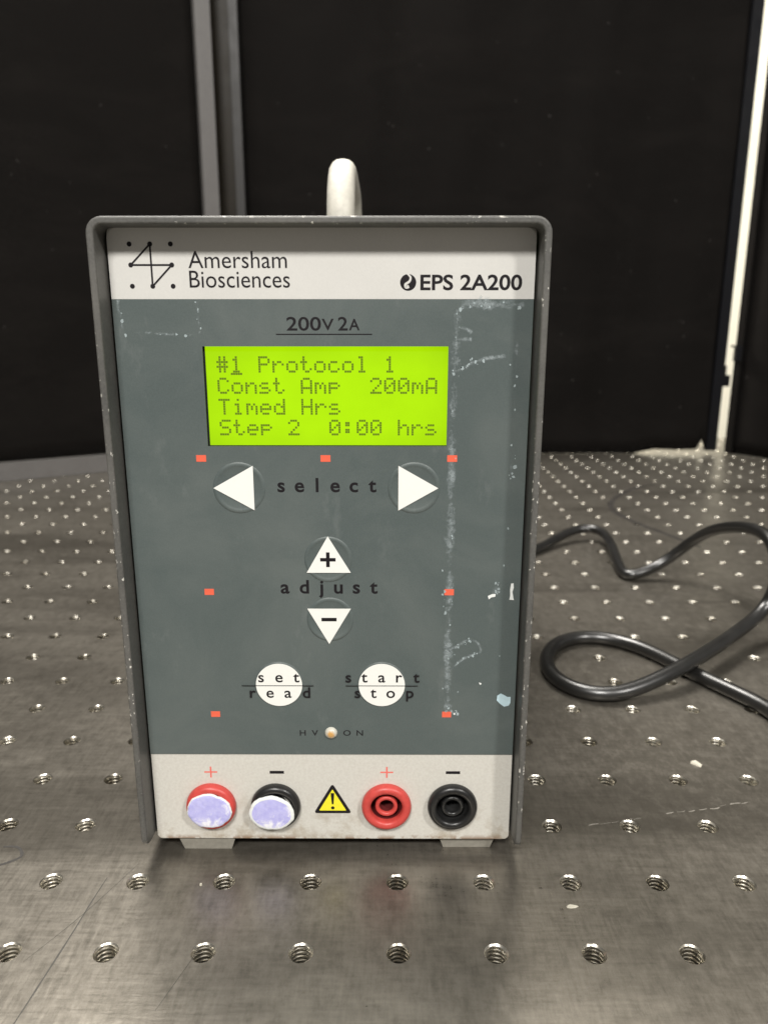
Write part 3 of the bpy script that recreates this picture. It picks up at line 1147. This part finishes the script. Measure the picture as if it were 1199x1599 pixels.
# dried glue left by old stickers, and stuck scraps of paper
def glue(lines):
    V, F, A = [], [], []
    for pts, w, *st in lines:
        st = st[0] if st else 0.0
        P = catmull([(x, z, 0) for x, z in pts], 10)
        for i, p in enumerate(P):
            t = (P[min(i + 1, len(P) - 1)] - P[max(i - 1, 0)]).normalized()
            s = Vector((-t.y, t.x, 0)) * w
            for k in (-1, -.4, 0, .4, 1):
                q = p + s * k
                V.append((q.x, YS - 0.045, q.y))
                A.append(st + max(0.0, 1 - abs(k)) * (1 if 0 < i < len(P) - 1 else 0) - (0.55 if abs(k) == 1 else 0))
        b = len(V) - len(P) * 5
        for i in range(len(P) - 1):
            for k in range(4):
                F.append((b + i * 5 + k, b + i * 5 + k + 1, b + i * 5 + k + 6, b + i * 5 + k + 5))
    rnd = random.Random(21)
    nr = len(F)
    for pts, w, *st in lines:
        P = catmull([(x, z, 0) for x, z in pts], 14)
        for _ in range(int(len(P) * 0.38)):
            p = rnd.choice(P)
            clump = noise.noise((p.x * 0.16, p.y * 0.16, 4.0))
            if rnd.random() > 0.35 + 1.3 * clump:
                continue
            r = rnd.uniform(0.10, 0.34) if rnd.random() < .8 else rnd.uniform(0.3, 0.55)
            cx, cz, a0 = p.x + rnd.gauss(0, w * .55), p.y + rnd.gauss(0, w * .45), rnd.uniform(0, 6.28)
            b = len(V)
            for i in range(6):
                a = a0 + i * 1.047
                q = r * rnd.uniform(.5, 1.2)
                V.append((cx + q * math.cos(a), YS - 0.07, cz + 1.3 * q * math.sin(a)))
                A.append(0.0)
            F.append(tuple(range(b, b + 6)))
    me = mesh_of('glue_residue', V, F, [M['residue'], M['flake']])
    for i, p in enumerate(me.polygons):
        if i >= nr:
            p.material_index = 1
    at = me.attributes.new('core', 'FLOAT', 'POINT')
    for i, a in enumerate(A):
        at.data[i].value = a
    return me


put('glue_residue', glue([
    ([(18.2, 163), (18.0, 155), (17.7, 150), (17.7, 140), (17.5, 127), (17.6, 110), (17.5, 95), (17.6, 80), (17.6, 66), (17.7, 56), (18.3, 48)], 1.9),
    ([(18, 162.8), (22, 164), (27, 163.6), (31, 163.9), (36, 163.4)], 2.2),
    ([(17.8, 147), (20, 147.5), (22, 149.0), (26, 150.2), (31, 150.8)], 0.9),
    ([(18.2, 158), (20.5, 157.6), (22, 156.6)], 0.8), ([(18, 155), (22, 155.2)], 0.8),
    ([(17.6, 68), (20, 69), (23, 71), (26, 70.3), (27, 67.5), (24, 66.2), (21, 64.4), (18, 61)], 0.8),
    ([(17.6, 50), (19, 48.5), (21, 47.5)], 1.0),
    ([(33.8, 160), (33.6, 140), (33.6, 120), (33.5, 100), (33.4, 80), (33.2, 60)], 1.1, -0.7),
    ([(-69.0, 165), (-68.6, 161), (-68.2, 157.0)], 0.9), ([(-48.7, 165), (-48.5, 160), (-48.4, 156)], 1.0),
    ([(-68.2, 156.4), (-62, 156.7), (-56, 156.3), (-50, 156.1)], 0.75),
    ([(29.8, 90.5), (31, 88), (30.2, 86), (31.8, 85)], 1.3)]), mem, label='whitish dried glue lines left by old stickers', kind='stuff')


def scrap(pts, mat, label, seed):
    me = plate('paper_scrap', [pts], 0.10, mat, YS - 0.06)
    return put('paper_scrap', me, mem, label=label)


def panel_pts(c, pts):
    return [(c[0] + a, c[1] + b) for a, b in pts]


scrap(panel_pts((34.3, 52.3), [(-1.0, 2.0), (-2.0, 1.3), (-2.1, -0.2), (-1.2, -1.2), (0.1, -2.2), (1.4, -1.9), (1.9, -1.0), (1.9, 0.9), (0.9, 0.9), (0.2, 1.4)]), M['blue_scrap'], 'torn pale blue paper scrap at the lower right', 1)
scrap(panel_pts((29.7, 84.4), [(-1.2, 0.1), (0.1, 0.7), (1.0, 0.7), (0.9, -0.1), (-0.2, -0.3), (-0.9, -0.9)]), M['white_scrap'], 'tiny white paper fleck', 2)
scrap(panel_pts((35.2, 85.6), [(-.3, 2.6), (.4, 2.7), (.5, 1.4), (.2, 0.2), (.5, -1.6), (.7, -2.3), (-.6, -2.2), (-.4, -1.0), (-.5, 0.8)]), M['white_scrap'], 'narrow upright white fleck near the edge', 3)
scrap(panel_pts((19.9, 47.7), circle(0, 0, 0.3, 8)), M['white_scrap'], 'white speck beside the lowest red square', 4)
scrap(panel_pts((27.2, 57.5), [(-.4, .3), (.3, .1), (.4, -.2), (-.1, -.4)]), M['white_scrap'], 'white speck above the blue scrap', 5)

# ------------------------------------------------------------------ power cable lying on the table
CR = 3.3


def ray_ground(px, py, z):
    """where the sight line through a photograph pixel meets height z (mm); used to trace the cable on the table"""
    th, yw = R(14), R(0.217)
    u, w = (px - 599.5) / 1155, (py - 799.5) / 1155
    x, y, dz = u, math.cos(th) - w * math.sin(th), -math.sin(th) - w * math.cos(th)
    x, y = math.cos(yw) * x - math.sin(yw) * y, math.sin(yw) * x + math.cos(yw) * y
    t = (z - 158) / dz
    return (x * t, y * t, z)


cp = [(20, 412, 35), (30, 440, 24), (62, 470, 8)]
for px, py, z in ((838, 857, 4), (868, 841, 6), (895, 828, 8.5), (920, 823, 10), (941, 831, 9), (955, 853, 7), (965, 880, 5), (977, 901, 3.6), (1000, 895, 5),
                  (1035, 879, 11), (1070, 852, 24), (1105, 830, 38), (1140, 823, 47), (1175, 825, 52), (1200, 838, 52), (1213, 868, 46), (1214, 905, 33), (1196, 948, 17),
                  (1150, 987, 11), (1100, 1021, 10.5), (1050, 1049, 9), (1000, 1073, 5.5), (950, 1087, 3.6), (905, 1080, 3.4), (868, 1062, 3.4), (851, 1036, 3.4), (860, 1010, 3.4),
                  (890, 996, 3.4), (930, 994, 3.4), (975, 1002, 3.4), (1020, 1019, 3.4), (1060, 1040, 3.4), (1110, 1064, 3.4), (1160, 1087, 3.4), (1205, 1108, 3.4), (1300, 1150, 3.4)):
    cp.append(ray_ground(px, py, z))
cp += [(300, 262, 3.4), (420, 240, 3.4), (560, 260, 3.4)]
cpath = catmull(cp, 12)
res, left = [cpath[0]], 0.0
for a, b in zip(cpath, cpath[1:]):          # even 3 mm steps, then smoothed into stiff-cable curves
    d = (b - a).length
    while left + d >= 3.0 and d > 0:
        t = (3.0 - left) / d
        a = a + (b - a) * t
        res.append(a)
        d = (b - a).length
        left = 0.0
    left += d
cpath = res
for _ in range(14):
    cpath = [cpath[0]] + [(cpath[i - 1] + 2 * cpath[i] + cpath[i + 1]) / 4 for i in range(1, len(cpath) - 1)] + [cpath[-1]]
for p in cpath:
    p.z = max(p.z, CR + 0.05)
tag(put('power_cable', tube('power_cable', cpath, CR, M['cable'])), 'black power cable looping over the table to the right of the power supply', 'cable')


# ------------------------------------------------------------------ small debris on the table
def chip(x, y, sx, sy, h, rot, seed, label):
    rnd = random.Random(seed)
    n = 7
    bm = bmesh.new()
    ring = [(sx * math.cos(6.283 * i / n) * rnd.uniform(.5, 1.2), sy * math.sin(6.283 * i / n) * rnd.uniform(.7, 1.1)) for i in range(n)]
    lo = [bm.verts.new((a, b, 0.05)) for a, b in ring]
    hi = [bm.verts.new((a * .8, b * .8, h * rnd.uniform(.7, 1.2))) for a, b in ring]
    bm.faces.new(hi)
    bm.faces.new(lo[::-1])
    for i in range(n):
        k = (i + 1) % n
        bm.faces.new((lo[i], lo[k], hi[k], hi[i]))
    o = put('paint_chip', from_bm('paint_chip', bm, M['chip']), loc=(x, y, 0))
    o.rotation_euler = (0, 0, rot)
    return tag(o, label, 'chip', 'pale chips lying on the table')


chip(115.5, 245.5, 2.1, 2.7, 0.5, 0.5, 1, 'angular white chip on the table below the cable at the right')
chip(52.0, 175.0, 1.7, 0.75, 0.4, 0.05, 2, 'narrow pale chip on the table in front of the right foot')
chip(-54.0, 183.0, 0.5, 0.5, 0.5, 0.0, 4, 'tiny white crumb on the table just in front of the left foot')
bpy.context.view_layer.update()
